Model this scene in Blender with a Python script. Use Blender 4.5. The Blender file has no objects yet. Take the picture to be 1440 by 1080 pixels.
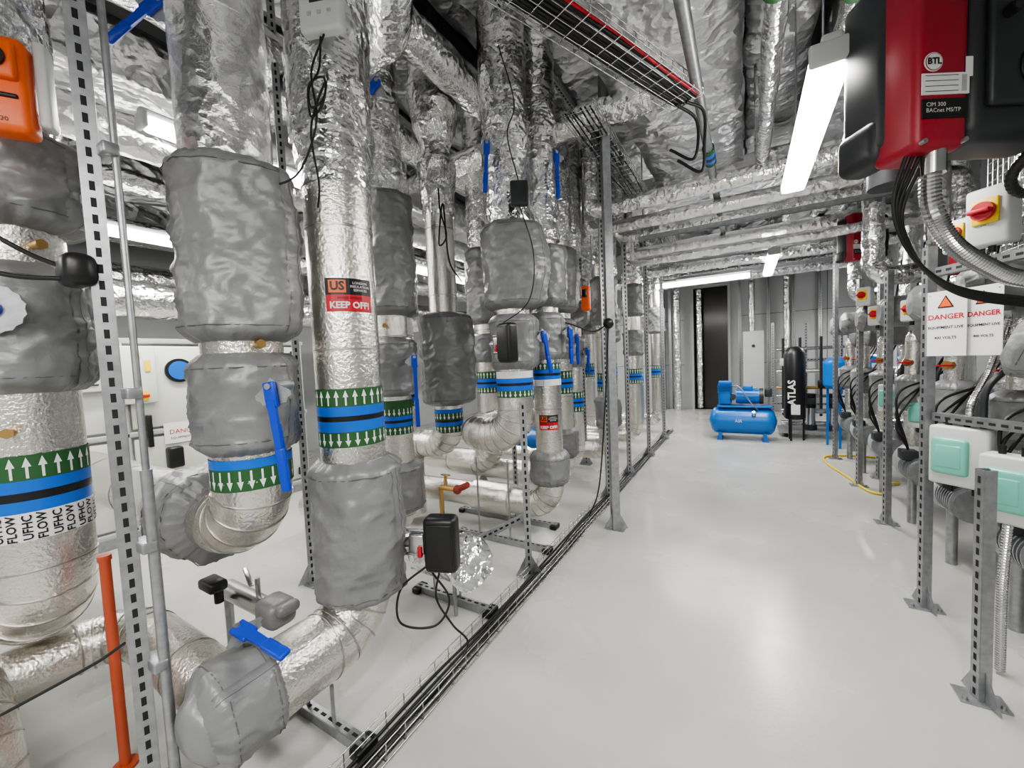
import bpy, bmesh, math, random
from mathutils import Vector, Matrix, noise
random.seed(4)
V=Vector
SC=bpy.context.scene
try: SC.view_settings.look='AgX - Medium High Contrast'
except Exception: pass
# ------------------------------------------------------------------ materials
def mat(name,col,rough=.5,metal=0.,emit=0.,bump=None,spec=None,var=None,trans=0):
    m=bpy.data.materials.new(name); m.use_nodes=True
    nt=m.node_tree; b=nt.nodes['Principled BSDF']
    b.inputs['Base Color'].default_value=(*col,1); b.inputs['Roughness'].default_value=rough
    b.inputs['Metallic'].default_value=metal
    if spec is not None: b.inputs['Specular IOR Level'].default_value=spec
    if trans: b.inputs['Transmission Weight'].default_value=trans
    if emit: 
        b.inputs['Emission Color'].default_value=(1,.985,.95,1) if sum(col)>2 else (*col,1)
        b.inputs['Emission Strength'].default_value=emit
    if var or bump:
        tc=nt.nodes.new('ShaderNodeTexCoord')
    if var:
        n=nt.nodes.new('ShaderNodeTexNoise'); n.inputs['Scale'].default_value=var[0]; n.inputs['Detail'].default_value=6
        nt.links.new(tc.outputs['Object'],n.inputs['Vector'])
        r=nt.nodes.new('ShaderNodeMapRange'); r.inputs['From Min'].default_value=.3;r.inputs['From Max'].default_value=.7
        r.inputs['To Min'].default_value=1-var[1]; r.inputs['To Max'].default_value=1+var[1]
        nt.links.new(n.outputs['Fac'],r.inputs['Value'])
        mx=nt.nodes.new('ShaderNodeVectorMath'); mx.operation='SCALE'; mx.inputs[0].default_value=col
        nt.links.new(r.outputs[0],mx.inputs['Scale']); nt.links.new(mx.outputs[0],b.inputs['Base Color'])
        if len(var)>2:
            r2=nt.nodes.new('ShaderNodeMapRange'); r2.inputs['From Min'].default_value=.3;r2.inputs['From Max'].default_value=.7
            r2.inputs['To Min'].default_value=rough-var[2]; r2.inputs['To Max'].default_value=rough+var[2]
            nt.links.new(n.outputs['Fac'],r2.inputs['Value']); nt.links.new(r2.outputs[0],b.inputs['Roughness'])
    if bump:
        prev=None
        for (kind,scale,strength,dist) in bump:
            if kind=='v':
                n=nt.nodes.new('ShaderNodeTexVoronoi'); n.feature='F1'; out='Distance'
                dn=nt.nodes.new('ShaderNodeTexNoise'); dn.inputs['Scale'].default_value=scale*.6; dn.inputs['Detail'].default_value=3
                nt.links.new(tc.outputs['Object'],dn.inputs['Vector'])
                ad=nt.nodes.new('ShaderNodeVectorMath'); ad.operation='MULTIPLY_ADD'; ad.inputs[1].default_value=(3/scale,)*3
                nt.links.new(dn.outputs['Color'],ad.inputs[0]); nt.links.new(tc.outputs['Object'],ad.inputs[2])
                nt.links.new(ad.outputs[0],n.inputs['Vector'])
            elif kind=='w':
                n=nt.nodes.new('ShaderNodeTexWave'); out='Fac'; n.bands_direction='DIAGONAL'; n.inputs['Distortion'].default_value=9; n.inputs['Detail'].default_value=3; n.inputs['Detail Scale'].default_value=.8
                nt.links.new(tc.outputs['Object'],n.inputs['Vector'])
            else:
                n=nt.nodes.new('ShaderNodeTexNoise'); n.inputs['Detail'].default_value=4; out='Fac'
                nt.links.new(tc.outputs['Object'],n.inputs['Vector'])
            n.inputs['Scale'].default_value=scale
            bp=nt.nodes.new('ShaderNodeBump'); bp.inputs['Strength'].default_value=strength; bp.inputs['Distance'].default_value=dist
            nt.links.new(n.outputs[out],bp.inputs['Height'])
            if prev: nt.links.new(prev.outputs[0],bp.inputs['Normal'])
            prev=bp
        nt.links.new(prev.outputs[0],b.inputs['Normal'])
    return m
M={}
M['stucco']=mat('stucco_aluminium_cladding',(.78,.755,.71),.22,1,bump=[('n',75,.8,.006)])
M['foil']=mat('crinkled_foil',(.86,.86,.86),.16,1,bump=[('v',14,.6,.018),('n',45,.5,.006)])
M['scrim']=mat('scrim_reinforced_foil',(.84,.84,.84),.2,1,bump=[('v',11,.6,.016),('n',150,.5,.003)])
M['foild']=mat('duct_foil',(.78,.78,.79),.28,1,bump=[('v',5,.7,.04),('n',22,.6,.012)])
M['seam']=mat('cladding_seam',(.50,.48,.45),.35,1)
M['jacket']=mat('grey_insulation_fabric',(.225,.228,.232),.40,.2,bump=[('w',2.2,.35,.02),('n',9,.5,.02),('n',22,.3,.008),('n',240,.12,.002)],var=(3,.08))
M['jseam']=mat('grey_fabric_seam',(.12,.12,.125),.55)
M['galv']=mat('galvanised_steel',(.38,.39,.40),.4,.85,var=(30,.15))
M['slot']=mat('strut_slot_shadow',(.015,.015,.015),.8)
M['floor']=mat('pale_grey_epoxy_floor',(.475,.475,.455),.24,0,bump=[('n',60,.15,.003)],var=(1.3,.06,.09))
M['wall']=mat('grey_wall_panel',(.46,.47,.475),.55,0,var=(2,.06))
M['ceil']=mat('steel_decking',(.17,.172,.175),.45,.5)
M['beam']=mat('dark_panel_joint',(.10,.10,.105),.5,.3)
M['black']=mat('black_plastic',(.010,.010,.011),.38)
M['rubber']=mat('black_cable',(.01,.01,.01),.5)
M['dark']=mat('dark_grey_plastic',(.026,.028,.031),.42)
M['blue']=mat('blue_label_tape',(.01,.13,.58),.4)
M['lever']=mat('blue_lever_paint',(.006,.045,.45),.35)
M['paintblue']=mat('blue_machine_paint',(.008,.15,.50),.3)
M['green']=mat('green_label_tape',(.024,.10,.03),.5)
M['white']=mat('white_label',(.75,.75,.75),.5)
M['whitep']=mat('white_plastic',(.56,.57,.56),.4)
M['grayp']=mat('light_grey_plastic',(.38,.39,.39),.45)
M['cream']=mat('cream_panel_paint',(.58,.59,.55),.4,var=(2,.03))
M['red']=mat('red_plastic',(.50,.012,.025),.4)
M['redpaint']=mat('dark_red_casing',(.33,.013,.03),.38)
M['brickred']=mat('red_oxide_paint',(.26,.04,.03),.5)
M['orange']=mat('orange_actuator_plastic',(.80,.13,.02),.4)
M['opipe']=mat('orange_red_pipe_paint',(.42,.075,.03),.45)
M['yellow']=mat('yellow_plastic',(.85,.60,.02),.4)
M['brass']=mat('brass',(.50,.33,.13),.35,.9)
M['teal']=mat('teal_translucent_cover',(.17,.50,.40),.15)
M['lamp']=mat('led_diffuser',(1,1,1),.5,emit=20)
M['port']=mat('porthole_glass',(.02,.12,.45),.1)
M['steel']=mat('brushed_steel',(.55,.55,.55),.25,1)
M['void']=mat('painted_doorway_dark',(.008,.008,.009),.8)
M['curtain']=mat('pvc_strip_curtain',(.03,.028,.026),.2)
# ------------------------------------------------------------------ mesh builder
def frame(t,ref=None):
    t=t.normalized()
    if ref is None: ref=V((1,0,0)) if abs(t.x)<.9 else V((0,0,1))
    n=(ref-t*ref.dot(t)).normalized()
    return n,t.cross(n)
class G:
    def __init__(s,name): s.name=name; s.v=[]; s.f=[]; s.m=[]; s.sm=[]; s.mats=[]
    def mi(s,k):
        if k not in s.mats: s.mats.append(k)
        return s.mats.index(k)
    def add(s,vs,fs,k,smooth=False):
        o=len(s.v); i=s.mi(k); s.v+= [tuple(v) for v in vs]
        for f in fs: s.f.append([a+o for a in f]); s.m.append(i); s.sm.append(smooth)
    def box(s,c,size,k,rot=None,ux=None,uy=None):
        c=V(c); h=[a/2 for a in size]
        if ux is not None:
            ux=V(ux).normalized(); uy=V(uy); uy=(uy-ux*uy.dot(ux)).normalized(); uz=ux.cross(uy)
        else: ux,uy,uz=V((1,0,0)),V((0,1,0)),V((0,0,1))
        vs=[c+ux*(h[0]*a)+uy*(h[1]*b)+uz*(h[2]*d) for a in(-1,1) for b in(-1,1) for d in(-1,1)]
        s.add(vs,[(0,1,3,2),(4,6,7,5),(0,4,5,1),(2,3,7,6),(0,2,6,4),(1,5,7,3)],k)
    def rbox(s,c,size,k,bev=.01,ux=(1,0,0),uy=(0,1,0),seg=3):
        ux=V(ux).normalized(); uy=V(uy); uy=(uy-ux*uy.dot(ux)).normalized(); uz=ux.cross(uy); c=V(c)
        bm=bmesh.new(); bmesh.ops.create_cube(bm,size=1)
        for v in bm.verts: v.co=V((v.co.x*size[0],v.co.y*size[1],v.co.z*size[2]))
        bmesh.ops.bevel(bm,geom=list(bm.edges),offset=min(bev,min(size)*.45),segments=seg,profile=.5,affect='EDGES')
        bm.verts.index_update()
        vs=[c+ux*v.co.x+uy*v.co.y+uz*v.co.z for v in bm.verts]
        fs=[[v.index for v in f.verts] for f in bm.faces]; bm.free()
        s.add(vs,fs,k,True)
    def tube(s,path,rf,k,seg=24,caps=True,smooth=True):
        path=[V(p) for p in path]; n=len(path); T=[]
        for i in range(n):
            t=(path[min(i+1,n-1)]-path[max(i-1,0)])
            T.append(t.normalized())
        nn,bb=frame(T[0]); vs=[]; fs=[]
        for i in range(n):
            nn=(nn-T[i]*nn.dot(T[i])).normalized(); bb=T[i].cross(nn)
            for j in range(seg):
                a=2*math.pi*j/seg; d=nn*math.cos(a)+bb*math.sin(a)
                r=rf if isinstance(rf,(int,float)) else (rf[i] if isinstance(rf,list) else rf(i/(n-1),d,path[i]))
                vs.append(path[i]+d*r)
        for i in range(n-1):
            for j in range(seg):
                j2=(j+1)%seg; fs.append((i*seg+j,i*seg+j2,(i+1)*seg+j2,(i+1)*seg+j))
        s.add(vs,fs,k,smooth)
        if caps:
            s.add(vs[:seg],[list(range(seg))[::-1]],k); s.add(vs[-seg:],[list(range(seg))],k)
    def cyl(s,a,b,r,k,seg=20,r2=None): s.tube([a,b],[r,r if r2 is None else r2],k,seg)
    def prism(s,poly,o,ux,uy,th,k):
        ux=V(ux).normalized(); uy=V(uy).normalized(); uz=ux.cross(uy); o=V(o); n=len(poly)
        vs=[o+ux*p[0]+uy*p[1]+uz*(th/2) for p in poly]+[o+ux*p[0]+uy*p[1]-uz*(th/2) for p in poly]
        fs=[list(range(n)),list(range(n,2*n))[::-1]]+[(i,n+i,n+(i+1)%n,(i+1)%n) for i in range(n)]
        s.add(vs,fs,k)
    def ball(s,c,r,k,sc=(1,1,1),amp=0,seg=20):
        c=V(c); n=seg//2+1
        vs=[];fs=[]
        for i in range(n+1):
            ph=math.pi*i/n
            for j in range(seg):
                a=2*math.pi*j/seg; d=V((math.sin(ph)*math.cos(a)*sc[0],math.sin(ph)*math.sin(a)*sc[1],math.cos(ph)*sc[2]))
                rr=r*(1+amp*noise.noise((c+d*r)*14)); vs.append(c+d*rr)
        for i in range(n):
            for j in range(seg):
                j2=(j+1)%seg; fs.append((i*seg+j,(i+1)*seg+j,(i+1)*seg+j2,i*seg+j2))
        s.add(vs,fs,k,True)
    def text(s,body,size,o,ux,uy,k,wrap=None,align='CENTER',bold=0):
        cu=bpy.data.curves.new('t','FONT'); cu.body=body; cu.size=size; cu.align_x=align; cu.align_y='CENTER'; cu.offset=bold; cu.resolution_u=2
        ob=bpy.data.objects.new('t',cu); SC.collection.objects.link(ob)
        dg=bpy.context.evaluated_depsgraph_get(); me=bpy.data.meshes.new_from_object(ob.evaluated_get(dg))
        vs=[tuple(v.co) for v in me.vertices]; fs=[list(p.vertices) for p in me.polygons]
        bpy.data.objects.remove(ob); bpy.data.curves.remove(cu); bpy.data.meshes.remove(me)
        if not vs: return
        if wrap:
            cx,cy,z,r,th0,rot=wrap; out=[]
            for (x,y,_) in vs:
                if rot: x,y=-y,x
                a=th0+x/r; out.append((cx+math.cos(a)*r,cy+math.sin(a)*r,z+y))
            s.add(out,fs,k)
        else:
            ux=V(ux).normalized(); uy=V(uy).normalized(); o=V(o)
            s.add([o+ux*x+uy*y for x,y,_ in vs],fs,k)
    def done(s,parent=None):
        me=bpy.data.meshes.new(s.name); me.from_pydata(s.v,[],s.f); me.update()
        for k in s.mats: me.materials.append(M[k])
        me.polygons.foreach_set('material_index',s.m); me.polygons.foreach_set('use_smooth',s.sm); me.update()
        o=bpy.data.objects.new(s.name,me); SC.collection.objects.link(o)
        return o
def fillet(pts,R,n=10):
    pts=[V(p) for p in pts]; out=[pts[0]]; arcs=[]
    for i in range(1,len(pts)-1):
        a=(pts[i-1]-pts[i]).normalized(); b=(pts[i+1]-pts[i]).normalized()
        ang=a.angle(b)
        if ang>3.1: out.append(pts[i]); continue
        d=R/math.tan(ang/2); p0=pts[i]+a*d
        c=pts[i]+(a+b).normalized()*(R/math.sin(ang/2))
        u=(p0-c); w=((pts[i]+b*d)-c); tot=math.pi-ang
        for k in range(n+1):
            q=k/n; v=(u*math.sin((1-q)*tot)+w*math.sin(q*tot))/math.sin(tot)
            out.append(c+v); arcs.append(len(out)-1)
    out.append(pts[-1]); return out,arcs
def resample(path,step):
    path=[V(p) for p in path]; out=[]
    for a,b in zip(path[:-1],path[1:]):
        n=max(1,int((b-a).length/step+.5))
        for i in range(n): out.append(a.lerp(b,i/n))
    out.append(path[-1]); return out
def catmull(pts,n=8):
    pts=[V(p) for p in pts]; P=[pts[0]*2-pts[1]]+pts+[pts[-1]*2-pts[-2]]; out=[]
    for i in range(1,len(P)-2):
        for k in range(n):
            t=k/n; a,b,c,d=P[i-1],P[i],P[i+1],P[i+2]
            out.append(.5*((2*b)+(c-a)*t+(2*a-5*b+4*c-d)*t*t+(3*b-a-3*c+d)*t**3))
    out.append(P[-2]); return out
# ------------------------------------------------------------------ pipework vocabulary
def pipe(g,pts,r,k='stucco',R=None,seams=True,seg=32,ring=.9):
    R=R or r*1.55
    path,arcs=fillet(pts,R,10)
    g.tube(path,r,k,seg)
    if seams and k=='stucco':
        for i,a in enumerate(arcs):
            if i%11%2==0:
                t=(path[min(a+1,len(path)-1)]-path[a-1]).normalized(); g.tube([path[a]-t*.003,path[a]+t*.003],r+.0028,'seam',seg)
        for a,b in zip(path[:-1],path[1:]):
            L=(b-a).length
            if L>ring*.5:
                n=int(L/ring)+1
                for q in range(1,n+1):
                    c=a.lerp(b,q/(n+1)); t=(b-a).normalized(); g.tube([c-t*.004,c+t*.004],r+.002,'seam',seg)
def foil(g,pts,r,amp=.010,k='foil',R=None,seg=40,step=.035):
    path,_=fillet(pts,R or r*1.6,8); path=resample(path,step)
    def rf(s,d,p):
        q=(p+d*r)
        return r+amp*noise.noise(q*8)+amp*.6*(1-2*abs(noise.noise(q*17)))
    g.tube(path,rf,k,seg)
def jacket(g,a,b,r,rin=.13,bd=None,amt=0,seed=0,k='jacket',flap=True,pw=3):
    a=V(a);b=V(b); L=(b-a).length; n=max(14,int(L/.012)); path=[a.lerp(b,i/n) for i in range(n+1)]
    bdv=V(bd).normalized() if bd is not None else None
    t=(b-a).normalized()
    def rf(s,d,p):
        e=min(s,1-s)*L
        u=min(1,e/.05); u=u*u*(3-2*u); base=rin+(r-rin)*(u**.5)
        q=(p+d*r)*1.0+V((seed*3.1,0,0))
        w=noise.noise(q*4.5)*.018*u
        c1=1-abs(noise.noise(V((q.x*6+q.z*3.5,q.y*6-q.z*3.5,q.z*3.2+seed))))*2.8
        c2=1-abs(noise.noise(V((q.x*12-q.z*8,q.y*12+q.z*7,q.z*9))))*3.2
        c3=1-abs(noise.noise(V((q.x*22+q.z*9,q.y*22-q.z*12,q.z*16))))*3.2
        w+=u*(.011*max(0,c1)**2+.009*max(0,c2)**2+.005*max(0,c3)**2)
        puck=.018*(1-min(1,e/.10))*abs(noise.noise(d*8+V((0,0,seed))))*2
        x=base+w*(r/.2)+puck*(r/.2)
        if bdv is not None:
            c=max(0,d.dot(bdv)); sb=math.sin(math.pi*min(1,max(0,s)))**.5
            x+=amt*(c**pw)*sb
        return x
    g.tube(path,rf,k,84)
    n0,b0=frame(t)
    for e in (.055,L-.055):
        if L<.2: continue
        loop=[]
        for j in range(49):
            a_=2*math.pi*j/48; d=n0*math.cos(a_)+b0*math.sin(a_); c=a+t*e; loop.append(c+d*(rf(e/L,d,c)+.0005))
        g.tube(loop,.0022,'jseam',5,caps=False)
    if flap:
        dn=V((-a.x,-a.y,0)); dn=(dn-t*dn.dot(t)); 
        dn=dn.normalized() if dn.length>.01 else V((0,0,1))
        dn=(Matrix.Rotation(.9,3,t)@dn)
        side=t.cross(dn); vs=[];fs=[];m=0; st=[]
        for i in range(2,n-1):
            rr=rf(i/n,dn,path[i]); p=path[i]+dn*rr
            dl=(dn-side*.18).normalized(); dr=(dn+side*.18).normalized()
            pl=path[i]+dl*(rf(i/n,dl,path[i])+.001); pr=path[i]+dr*(rf(i/n,dr,path[i])+.007)
            vs+=[pl,p+dn*.006,pr,path[i]+dr*(rf(i/n,dr,path[i])-.002)]; m+=1; st.append(p+dn*.0065)
        for i in range(m-1):
            o=i*4; fs+=[(o,o+1,o+5,o+4),(o+1,o+2,o+6,o+5),(o+2,o+3,o+7,o+6)]
        g.add(vs,fs,k,True); g.tube(st,.0012,'jseam',4,caps=False)
def band(g,x,y,r,z,items):
    r=r+.003
    for kind,h in items:
        z1=z-h
        base={'au':'green','ad':'green','aw':'white','blue':'blue','blk':'black','txt':'white','gt':'green'}[kind]
        g.tube([(x,y,z1),(x,y,z)],r,base,40,caps=False)
        if kind in('au','ad','aw'):
            n=max(10,int(2*math.pi*r/.036)); rr=r+.0015
            for i in range(n):
                a0=2*math.pi*i/n; up=1 if kind!='ad' else -1
                zc=(z+z1)/2; hh=h*.42
                P=[(-.0035,-hh),(.0035,-hh),(.0035,.1*hh),(-.0035,.1*hh)]; T=[(-.011,.1*hh),(.011,.1*hh),(0,hh)]
                f=lambda p:(x+math.cos(a0+p[0]/rr)*rr,y+math.sin(a0+p[0]/rr)*rr,zc+up*p[1])
                col='white' if kind!='aw' else 'black'
                g.add([f(p) for p in P],[(0,1,2,3)],col); g.add([f(p) for p in T],[(0,1,2)],col)
        z=z1
def lever(g,hub,n,down,L=.27,k='lever',stem=.10,w=1.):
    hub=V(hub); n=V(n).normalized(); dn=V(down).normalized(); sd=n.cross(dn).normalized()
    g.cyl(hub-n*stem,hub+n*.01,.018,'galv',12)
    poly=[(0,-.03)]+[( (.075 if i%2 else .068)*math.cos(a),(.075 if i%2 else .068)*math.sin(a)) for i,a in [(i,-1.2+i*.2) for i in range(13)]]+[(0,.03),(-.03,0)]
    g.prism(poly,hub,dn,sd,.005,'galv')
    o=hub+n*.012
    g.rbox(o+dn*.03,(.09,.042*w,.018),k,.006,dn,sd)
    g.prism([(.05,-.014*w),(.05,.014*w),(L*.62,.011*w),(L*.62,-.011*w)],o+n*.003,dn,sd,.014,k)
    g.rbox(o+dn*(L*.8)+n*.004,(L*.42,.032*w,.02),k,.008,dn,sd)
    g.rbox(o+dn*(L*.62)-n*.014,(L*.5,.018*w,.008),k,.003,dn,sd)
    g.cyl(o,o+n*.014,.011,'galv',8)
def strut(g,p0,p1,face=(1,0,0),w=.041,slots=True,k='galv'):
    p0=V(p0);p1=V(p1);t=(p1-p0); L=t.length; t.normalize()
    f=V(face); f=(f-t*f.dot(t)).normalized(); s=t.cross(f); c=(p0+p1)/2
    g.box(c+f*(w/2),(L,.004,w),k,ux=t,uy=f)
    for q in(-1,1):
        g.box(c+s*(q*w/2),(L,w,.004),k,ux=t,uy=f)
        g.box(c-f*(w/2)+s*(q*w*.36),(L,.004,w*.26),k,ux=t,uy=f)
    if slots:
        n=int(L/.05)
        for i in range(n):
            o=p0+t*(.03+i*.05); 
            g.box(o+f*(w/2+.0023),(.028,.0008,.013),'slot',ux=t,uy=f)
def post(name,x,y,z1,face=(1,-1,0),w=.041,double=False,z0=0,foot=True,slots=True):
    g=G(name)
    if foot:
        g.box((x,y,z0+.004),(.15,.10,.008),'galv')
        for q in(-.055,.055): g.cyl((x+q,y-.03,z0+.008),(x+q,y-.03,z0+.022),.009,'galv',6)
        f=V(face).normalized(); sd=V((-f.y,f.x,0))
        for q in (-1,1): g.prism([(0,0),(.07,0),(0,.13)],V((x,y,z0+.008))+sd*q*(w/2+.003),sd*q,(0,0,1),.005,'galv')
    strut(g,(x,y,z0+.008),(x,y,z1),face,w,slots)
    if double: 
        f=V(face).normalized(); strut(g,(x-f.x*w*1.03,y-f.y*w*1.03,z0+.008),(x-f.x*w*1.03,y-f.y*w*1.03,z1),-f,w,slots)
    return g
def cable(g,pts,r=.005,k='rubber',n=10,seg=8): g.tube(catmull(pts,n),r,k,seg)
def riser(name,x,y,r,ztop,axis,dirn,length,segs,k='stucco',R=None,ring=.9,pts=None):
    g=G(name)
    d=V(dirn)
    pts=pts or [(x,y,ztop),(x,y,axis)]+([tuple(V((x,y,axis))+d*length)] if length else [])
    pipe(g,pts,r,k,R or r*1.5,ring=ring)
    for i,sg in enumerate(segs):
        if sg[0]=='j': jacket(g,(x,y,sg[2]),(x,y,sg[1]),sg[3],r*.98,sg[4] if len(sg)>4 else None,sg[5] if len(sg)>5 else 0,seed=x*7+y*3+i,pw=sg[6] if len(sg)>6 else 3)
        elif sg[0]=='f': foil(g,[(x,y,sg[2]),(x,y,sg[1])],sg[3])
        elif sg[0]=='b': band(g,x,y,r,sg[1],sg[2])
        elif sg[0]=='l': lever(g,*sg[1:])
        elif sg[0]=='stub':
            a=sg[2]; n=V((math.cos(a),math.sin(a),0)); c=V((x,y,sg[1]))
            g.cyl(c+n*r*.9,c+n*(r+.03),.012,'brass',10); g.cyl(c+n*(r+.03),c+n*(r+.05),.018,'brass',6)
    return g
def sticker(g,x,y,r,z,w,h,th):
    def patch(z0,z1,a0,a1,k,rr):
        n=8; vs=[]
        for i in range(n+1):
            a=a0+(a1-a0)*i/n; vs+=[(x+math.cos(a)*rr,y+math.sin(a)*rr,z0),(x+math.cos(a)*rr,y+math.sin(a)*rr,z1)]
        g.add(vs,[(2*i,2*i+2,2*i+3,2*i+1) for i in range(n)],k)
    q=w/r/2
    patch(z,z+h*.5,th-q,th+q,'red',r+.003); patch(z+h*.5,z+h,th-q,th+q,'black',r+.003)
    patch(z+h*.56,z+h*.94,th-q*.85,th-q*.15,'orange',r+.004)
    s=h/.11
    g.text('KEEP OFF!',.030*s,0,0,0,'white',(x,y,z+h*.18,r+.0045,th,0),bold=.0012)
    g.text('PHASE WORKS',.012*s,0,0,0,'black',(x,y,z+h*.40,r+.0045,th,0))
    g.text('US',.040*s,0,0,0,'black',(x,y,z+h*.75,r+.0055,th-q*.5,0),bold=.002)
    g.text('LONDON\nINSULATION\nSERVICES',.012*s,0,0,0,'white',(x,y,z+h*.75,r+.0045,th+q*.45,0))
def toward(x,y): return math.atan2(-y,-x)
BL=[('au',.075),('blue',.035),('blk',.022),('blue',.035),('ad',.06)]
UP=V((0,0,1))
# ------------------------------------------------------------------ room shell
X0,X1,Y0,Y1,ZC=-7.,2.5,-2.5,11.7,4.4
def slab(name,c,s,k): g=G(name); g.box(c,s,k); return g.done()
slab('floor',((X0+X1)/2,(Y0+Y1)/2,-.05),(X1-X0+.4,Y1-Y0+.4,.1),'floor')
g=G('ceiling'); g.box(((X0+X1)/2,(Y0+Y1)/2,ZC+.05),(X1-X0+.4,Y1-Y0+.4,.1),'ceil')
x=X0+.2
while x<X1-.1: g.prism([(-.06,0),(.06,0),(.04,-.05),(-.04,-.05)],(x,(Y0+Y1)/2,ZC),(1,0,0),(0,0,1),Y1-Y0-.02,'ceil'); x+=.3
g.done()
slab('wall_left',(X0-.05,(Y0+Y1)/2,ZC/2),(.1,Y1-Y0,ZC),'wall')
slab('wall_right',(X1+.05,(Y0+Y1)/2,ZC/2),(.1,Y1-Y0,ZC),'wall')
slab('wall_front',((X0+X1)/2,Y0-.05,ZC/2),(X1-X0,.1,ZC),'wall')
g=G('wall_back')
DX0,DX1,DH=-1.17,-.37,3.2
g.box(((X0+DX0)/2,Y1+.05,ZC/2),(DX0-X0,.1,ZC),'wall'); g.box(((DX1+X1)/2,Y1+.05,ZC/2),(X1-DX1,.1,ZC),'wall')
g.box(((DX0+DX1)/2,Y1+.05,(ZC+DH)/2),(DX1-DX0,.1,ZC-DH),'wall')
g.box(((DX0+DX1)/2,Y1+.09,DH/2),(DX1-DX0,.02,DH),'void')  # near-black slab paints the unlit depth of the open doorway
for xx in (-2.6,-1.9,.15,.9,1.65):
    g.box((xx,Y1-.003,ZC/2),(.012,.006,ZC-.02),'beam')
for zz in (1.2,2.4,3.6): 
    g.box(((X0+DX0)/2-.1,Y1-.003,zz),(DX0-X0-.3,.006,.012),'beam'); g.box(((DX1+X1)/2+.1,Y1-.003,zz),(X1-DX1-.3,.006,.012),'beam')
g.done()
g=G('door_1')
for xx in (DX0-.03,DX1+.03): g.box((xx,Y1-.03,DH/2),(.06,.05,DH),'grayp')
g.box(((DX0+DX1)/2,Y1-.03,DH+.03),(DX1-DX0+.12,.05,.06),'grayp')
for i in range(5): g.box((DX1-.06-i*.11,Y1+.03+.01*(i%2),DH/2),(.12,.004,DH-.06),'curtain')
foil(g,[(DX0+.14,Y1-.06,.05),(DX0+.14,Y1-.06,DH-.05)],.07)
g.done()
# ------------------------------------------------------------------ lamps
LE=.66
def batten(c,L,axis,energy,w=.12,hang=True):
    g=G('led_batten_light'); c=V(c); u=V((0,1,0)) if axis=='y' else V((1,0,0)); s=V((1,0,0)) if axis=='y' else V((0,1,0))
    g.rbox(c+V((0,0,.05)),(L,w*.5,.05),'whitep',.01,u,s)
    g.rbox(c,(L-.04,w,.075),'lamp',.03,u,s)
    for q in(-1,1): g.rbox(c+u*q*(L/2-.012)+V((0,0,.008)),(.03,w*1.05,.085),'whitep',.012,u,s)
    if hang:
        for q in (-.35,.35): g.cyl(c+u*L*q+V((0,0,.06)),c+u*L*q+V((0,0,ZC-c.z-.02)),.004,'galv',6)
    g.done()
    la=bpy.data.lights.new('led_batten_lamp','AREA'); la.shape='RECTANGLE'; la.size=L-.05; la.size_y=w*.9; la.energy=energy*LE; la.color=(1,.98,.94)
    ob=bpy.data.objects.new('led_batten_lamp',la); SC.collection.objects.link(ob); ob.location=c-V((0,0,.041))
    ob.rotation_euler=(0,0,math.pi/2 if axis=='y' else 0)
batten((.30,2.77,2.63),1.5,'y',72,.14)
batten((.30,6.3,2.62),1.55,'y',70)
batten((-.645,7.6,2.72),1.5,'x',60,.10)
batten((.28,-.6,2.62),1.5,'y',72)
batten((-.75,-1.2,2.62),1.5,'y',68)
batten((-4.3,1.5,2.66),1.4,'y',72)
batten((-3.55,4.1,2.7),1.5,'y',65)
batten((-3.5,7.5,2.7),1.5,'y',65)
batten((-3.6,-1.0,2.66),1.5,'y',60)
batten((-2.85,1.55,2.9),1.2,'y',28,.10)  # extra batten added between the rows to lighten the dark second-row jackets
batten((-2.3,10.2,2.8),1.2,'y',70,.10)  # added fixture, hidden behind the risers, to brighten the back wall
batten((2.1,9.6,2.5),1.2,'y',70,.10)  # invented batten at the far right, also there to light the back wall
# ------------------------------------------------------------------ risers, front row
th=toward(-2.3,.36)
CX=-2.31
g=riser('insulated_pipe_riser',CX,.36,.145,4.3,.60,(-1,0,0),1.6,[
 ('j',2.39,2.04,.205,(1,.2,0),.02),('j',1.92,1.46,.19,(1,0,0),.02),
 ('b',1.245,[('au',.088),('blue',.042),('blk',.03),('blue',.042),('txt',.10)]),('stub',1.33,th-.25),('stub',1.98,th+.4)],R=.23)
for a in range(9):
    g.text('UFHC\nFLOW',.034,0,0,0,'black',(CX,.36,.992,.1505,th-1.5+a*.48,1),bold=.0008)
foil(g,[(CX,.36,2.40),(CX,.36,4.3)],.155)
hub=V((-2.13,.30,1.74)); n=V((.85,-.5,0)).normalized()
poly=[((.082 if i%2 else .077)*math.cos(a),(.082 if i%2 else .077)*math.sin(a)) for i,a in [(i,-1.6+i*.2) for i in range(17)]]+[(-.05,.04),(-.05,-.04)]
g.prism(poly,hub+n*.05,(-n.y,n.x,0),(0,0,1),.006,'galv'); g.cyl(hub,hub+n*.065,.028,'lever',20); g.cyl(hub,hub+n*.072,.016,'dark',12)
g.done()
g=G('orange_valve_actuator')
ux=V((.5,.87,0)); c=V((-1.95,.33,2.40)); nn=V((.87,-.5,0))
g.rbox(c,(.13,.28,.085),'orange',.02,ux,UP); g.rbox(c+nn*.05+V((0,0,.06)),(.10,.11,.03),'orange',.01,ux,UP)
g.cyl(c+nn*.06+V((0,0,.06)),c+nn*.075+V((0,0,.06)),.035,'black',20); g.cyl(c+nn*.07+V((0,0,.06)),c+nn*.09+V((0,0,.06)),.022,'orange',16)
g.rbox(c+nn*.045-V((0,0,.04)),(.09,.012,.012),'black',.004,ux,UP); g.cyl(c-nn*.2,c-nn*.03,.03,'galv',12)
g.text('9:120',.018,c+nn*.0445-V((0,0,.11)),ux,UP,'black')
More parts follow.
